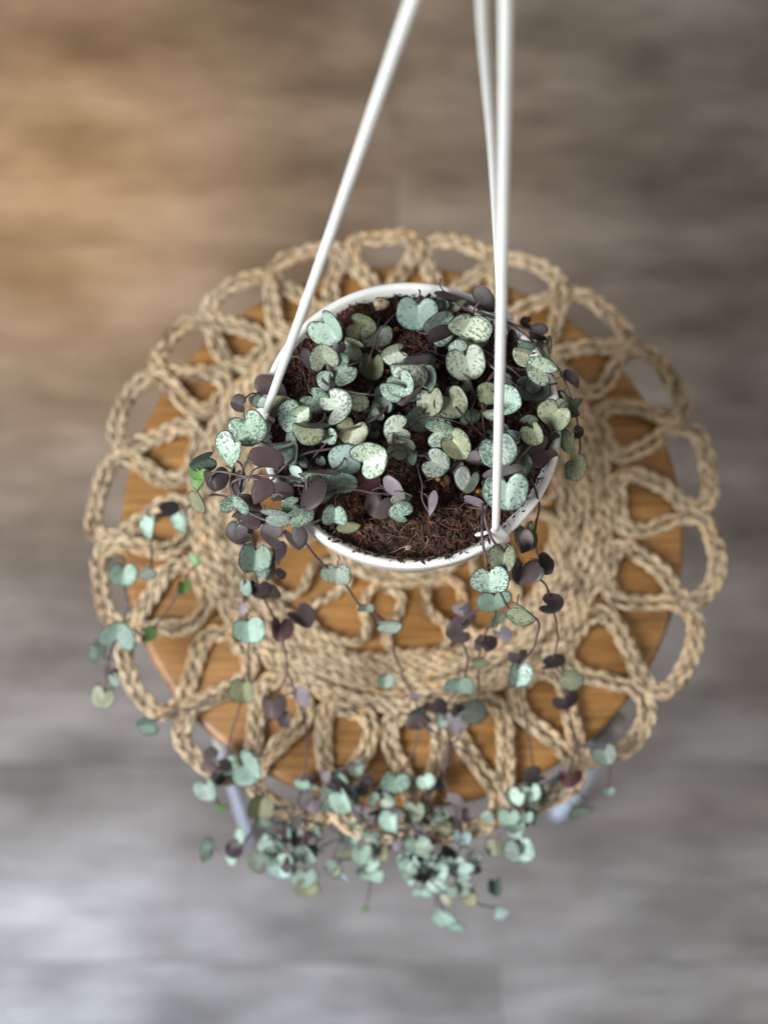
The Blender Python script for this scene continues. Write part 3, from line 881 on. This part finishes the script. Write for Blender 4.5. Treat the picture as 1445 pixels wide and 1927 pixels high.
# small under-leaves that crowd the clumps, deeper and darker; in-pot darks paint in shade
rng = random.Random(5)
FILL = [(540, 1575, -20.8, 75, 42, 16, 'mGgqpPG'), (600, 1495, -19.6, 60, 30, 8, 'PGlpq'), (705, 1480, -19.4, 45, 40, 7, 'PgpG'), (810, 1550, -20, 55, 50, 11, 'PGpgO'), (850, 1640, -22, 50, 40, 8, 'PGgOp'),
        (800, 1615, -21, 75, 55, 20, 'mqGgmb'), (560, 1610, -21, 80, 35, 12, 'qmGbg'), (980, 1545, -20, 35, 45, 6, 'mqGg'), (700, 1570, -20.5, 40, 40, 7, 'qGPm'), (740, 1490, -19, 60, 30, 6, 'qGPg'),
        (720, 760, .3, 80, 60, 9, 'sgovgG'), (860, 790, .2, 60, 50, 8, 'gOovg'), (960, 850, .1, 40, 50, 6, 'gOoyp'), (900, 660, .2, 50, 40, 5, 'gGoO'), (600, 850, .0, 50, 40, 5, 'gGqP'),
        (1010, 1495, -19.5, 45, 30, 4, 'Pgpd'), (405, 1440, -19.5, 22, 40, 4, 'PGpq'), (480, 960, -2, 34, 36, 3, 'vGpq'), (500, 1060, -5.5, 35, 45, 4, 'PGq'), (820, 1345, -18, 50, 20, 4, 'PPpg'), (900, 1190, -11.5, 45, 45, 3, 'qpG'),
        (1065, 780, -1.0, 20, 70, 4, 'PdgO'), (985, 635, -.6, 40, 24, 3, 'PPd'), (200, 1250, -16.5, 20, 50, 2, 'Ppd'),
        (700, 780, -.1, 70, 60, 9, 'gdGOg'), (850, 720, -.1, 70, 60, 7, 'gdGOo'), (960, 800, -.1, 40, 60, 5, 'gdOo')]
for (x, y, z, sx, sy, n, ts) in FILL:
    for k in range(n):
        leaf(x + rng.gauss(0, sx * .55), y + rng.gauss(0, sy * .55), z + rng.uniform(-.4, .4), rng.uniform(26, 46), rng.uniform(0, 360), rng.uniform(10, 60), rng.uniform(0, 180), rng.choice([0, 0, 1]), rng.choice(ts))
# only the 300 largest leaves stay single parts; the smallest, darkest fillers are joined
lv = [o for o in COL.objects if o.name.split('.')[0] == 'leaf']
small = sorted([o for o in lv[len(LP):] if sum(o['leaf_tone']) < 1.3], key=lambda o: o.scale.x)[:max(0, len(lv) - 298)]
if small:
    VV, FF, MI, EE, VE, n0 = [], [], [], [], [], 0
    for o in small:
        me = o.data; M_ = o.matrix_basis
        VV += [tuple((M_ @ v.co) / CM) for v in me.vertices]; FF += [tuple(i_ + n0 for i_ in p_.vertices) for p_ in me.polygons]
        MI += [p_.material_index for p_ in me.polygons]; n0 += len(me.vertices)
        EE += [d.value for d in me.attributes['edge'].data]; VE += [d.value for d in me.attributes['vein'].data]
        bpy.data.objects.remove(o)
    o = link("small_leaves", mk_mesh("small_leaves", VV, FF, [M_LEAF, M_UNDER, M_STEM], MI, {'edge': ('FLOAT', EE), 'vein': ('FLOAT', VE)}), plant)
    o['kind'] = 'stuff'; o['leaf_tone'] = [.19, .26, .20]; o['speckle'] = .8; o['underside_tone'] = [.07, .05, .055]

def stem(pts, r=0.070, n=7):
    C = catmull([P(*q) for q in pts], n)
    C = [c_ + Vector((noise.noise(c_ * .8), noise.noise(c_ * .8 + Vector((9, 0, 0))), 0)) * .10 for c_ in C]
    rs = r * (1 - .25 * np.linspace(0, 1, len(C))); V, F = tube([tuple(c_ - PO) for c_ in C], rs, 6)
    link("stem", mk_mesh("stem", V, F, M_STEM), plant)
STEMS = [
 [(745, 745, .2), (700, 790, 1.0), (640, 815, 1.1), (560, 838, 1.2), (500, 858, .9), (462, 872, .4), (452, 930, -.8), (458, 1000, -2.8), (463, 1046, -5), (460, 1104, -8.2), (466, 1184, -10.6), (470, 1250, -12.5), (461, 1298, -14.5), (436, 1380, -17.8), (420, 1440, -18.8), (395, 1485, -19.6)],
 [(760, 930, .2), (690, 925, .9), (610, 917, 1.3), (520, 910, 1.0), (415, 888, .5), (395, 905, -.4)],
 [(620, 915, .6), (575, 905, 1.0), (500, 893, .8), (440, 908, -.3), (447, 945, -.3), (452, 1005, -3.2), (475, 1060, -5.2), (489, 1112, -8.4), (527, 1185, -11.4), (540, 1260, -13.8), (512, 1329, -15.6), (480, 1420, -18.6), (490, 1516, -19.4), (540, 1570, -20.6), (577, 1598, -21.4), (573, 1650, -24.8)],
 [(640, 960, .2), (590, 984, .7), (530, 985, .3), (480, 970, -.4), (455, 950, -.6)],
 [(700, 870, .0), (620, 845, .7), (545, 868, .9), (470, 940, -.5), (400, 930, -3), (350, 955, -10.5), (316, 962, -11.4), (288, 990, -13.2), (281, 1074, -12.6), (235, 1085, -13.4), (240, 1150, -14.2), (222, 1194, -14.4), (205, 1250, -15.8), (196, 1312, -17.4)],
 [(800, 690, .4), (770, 700, 1.4), (720, 735, 1.2), (690, 745, .8)],
 [(855, 765, 1.0), (885, 798, .9), (915, 825, .4)],
 [(905, 585, .2), (960, 610, .5), (1010, 650, .3), (1055, 700, .1), (1080, 770, -.2), (1090, 830, -.8), (1088, 890, -2)],
 [(850, 570, .5), (905, 590, .9), (970, 612, .6), (1005, 625, .1)],
 [(895, 660, .8), (940, 700, 1.0), (985, 728, .6), (1050, 722, .1)],
 [(880, 640, .7), (930, 672, .9), (985, 714, .4)],
 [(1020, 800, .9), (995, 840, 1.3), (960, 880, 1.2), (935, 905, .7)],
 [(905, 930, .5), (908, 1000, .75), (912, 1050, .1), (917, 1070, -.4), (945, 1125, -3.4), (965, 1150, -4), (1010, 1165, -4.6), (1004, 1220, -9), (975, 1262, -12), (985, 1330, -15.5), (1004, 1464, -18.6), (980, 1505, -18.6), (976, 1595, -21)],
 [(925, 930, .7), (912, 970, .95), (925, 1010, .7), (945, 1035, .1), (985, 1070, -1.5), (1025, 1100, -3.4), (1038, 1140, -5.4), (1050, 1200, -9), (1042, 1250, -12.4), (1070, 1290, -14.5), (1065, 1325, -16.6), (1080, 1400, -18.6), (1072, 1467, -18.6), (1105, 1510, -22)],
 [(1000, 900, .1), (1008, 925, .35), (1012, 955, -.6), (1005, 1010, -2.2), (1018, 1060, -3)],
 [(820, 850, .3), (790, 858, .9), (740, 850, 1.0), (690, 905, .3)],
 [(560, 1000, -1), (600, 1055, -4.5), (634, 1080, -6.4), (680, 1140, -8.4), (733, 1176, -9.9), (745, 1240, -13.6), (780, 1320, -16.8), (790, 1366, -17.8), (770, 1430, -18.6), (743, 1475, -18.6), (740, 1545, -19.6), (785, 1590, -20.6), (800, 1640, -21.8), (838, 1722, -25.3)],
 [(960, 1090, -3), (930, 1130, -5), (880, 1160, -8.6), (862, 1190, -10.4), (880, 1240, -12.5), (868, 1290, -14.5), (840, 1330, -16.8), (858, 1362, -17.5), (830, 1440, -18.8), (852, 1510, -18.9), (870, 1575, -20.5), (856, 1628, -22), (886, 1690, -23.4), (940, 1712, -26)],
 [(935, 1150, -6), (905, 1215, -11.4), (900, 1290, -15), (892, 1340, -17)],
 [(527, 1185, -11.4), (568, 1165, -11.9)],
 [(540, 1260, -13.8), (561, 1318, -15.4), (580, 1400, -18.5), (571, 1475, -19.4), (610, 1465, -19.4), (650, 1505, -19), (700, 1570, -20.4), (701, 1641, -22.4), (690, 1700, -30), (688, 1712, -34)],
 [(371, 1052, -12.9), (344, 1104, -14.3), (281, 1190, -14.9), (250, 1185, -14.5)],
 [(345, 982, -12), (320, 962, -11.6)],
 [(490, 1516, -19.2), (470, 1570, -20.8), (438, 1612, -22.4)],
 [(540, 1570, -20.8), (528, 1633, -24.3)], [(393, 1486, -19.6), (418, 1516, -21.2)],
 [(461, 1298, -14.5), (380, 1330, -17), (330, 1340, -18.8), (278, 1363, -19.4)],
 [(1080, 1400, -18.6), (1141, 1420, -19.4), (1145, 1487, -22.2)],
 [(743, 1475, -18.8), (770, 1470, -19), (801, 1472, -18.8)], [(650, 1510, -19), (620, 1500, -19.2), (590, 1520, -19.8), (545, 1560, -20.7)],
 [(785, 1590, -20.6), (750, 1560, -20), (725, 1605, -21), (660, 1606, -24.4), (632, 1632, -25.4)],
 [(610, 1460, -19.4), (650, 1445, -18.8), (690, 1435, -18.6)],
 [(645, 700, .2), (625, 690, 1.1), (612, 680, 1.2)], [(620, 735, .8), (622, 700, 1.1), (616, 682, 1.2)],
 [(583, 870, .1), (600, 850, .5), (615, 835, .6)], [(430, 860, .4), (452, 872, .3), (463, 900, -.3)],
 [(745, 700, .9), (728, 670, .6), (705, 655, .3)],
 [(640, 770, .8), (600, 800, 1.2), (560, 828, 1.1), (510, 835, .9), (470, 815, 1.2)],
]
for s_ in STEMS: stem(s_)
rng = random.Random(11)
for k in range(16):
    a_ = rng.uniform(0, 6.28); x, y = 780 + 130 * math.cos(a_), 760 + 90 * math.sin(a_); h_ = rng.uniform(0, 6.28); p_ = []
    z_ = rng.uniform(.5, 1.3)
    for m in range(5):
        p_.append((x, y, .1 + (z_ - .1) * math.sin(math.pi * (.15 + m / 5.5)))); x += math.cos(h_) * 34; y += math.sin(h_) * 30; h_ += rng.gauss(0, .4)
    stem(p_, .05)
for (x, y, z, dx, dy) in ((450, 1430, -18.9, 90, 120), (500, 1500, -19.4, 90, 90), (560, 1520, -19.6, 90, 70), (600, 1480, -19.3, 110, 60), (640, 1490, -19.3, 110, 70), (720, 1480, -19.2, 90, 130), (760, 1520, -19.5, 80, 150),
                          (820, 1500, -19.4, 60, 150), (870, 1540, -20, -80, 120), (1040, 1440, -18.8, -70, 130), (800, 1320, -17, 50, 110), (880, 1320, -17, -60, 130), (700, 1440, -19, -120, 110), (520, 1540, -20, 130, 60)):
    p_ = []
    for k in range(7):
        t = k / 6; p_.append((x + dx * t + rng.gauss(0, 14), y + dy * t + rng.gauss(0, 14), z - 2.0 * t * t + rng.uniform(-.2, .5)))
    stem(p_, .06)
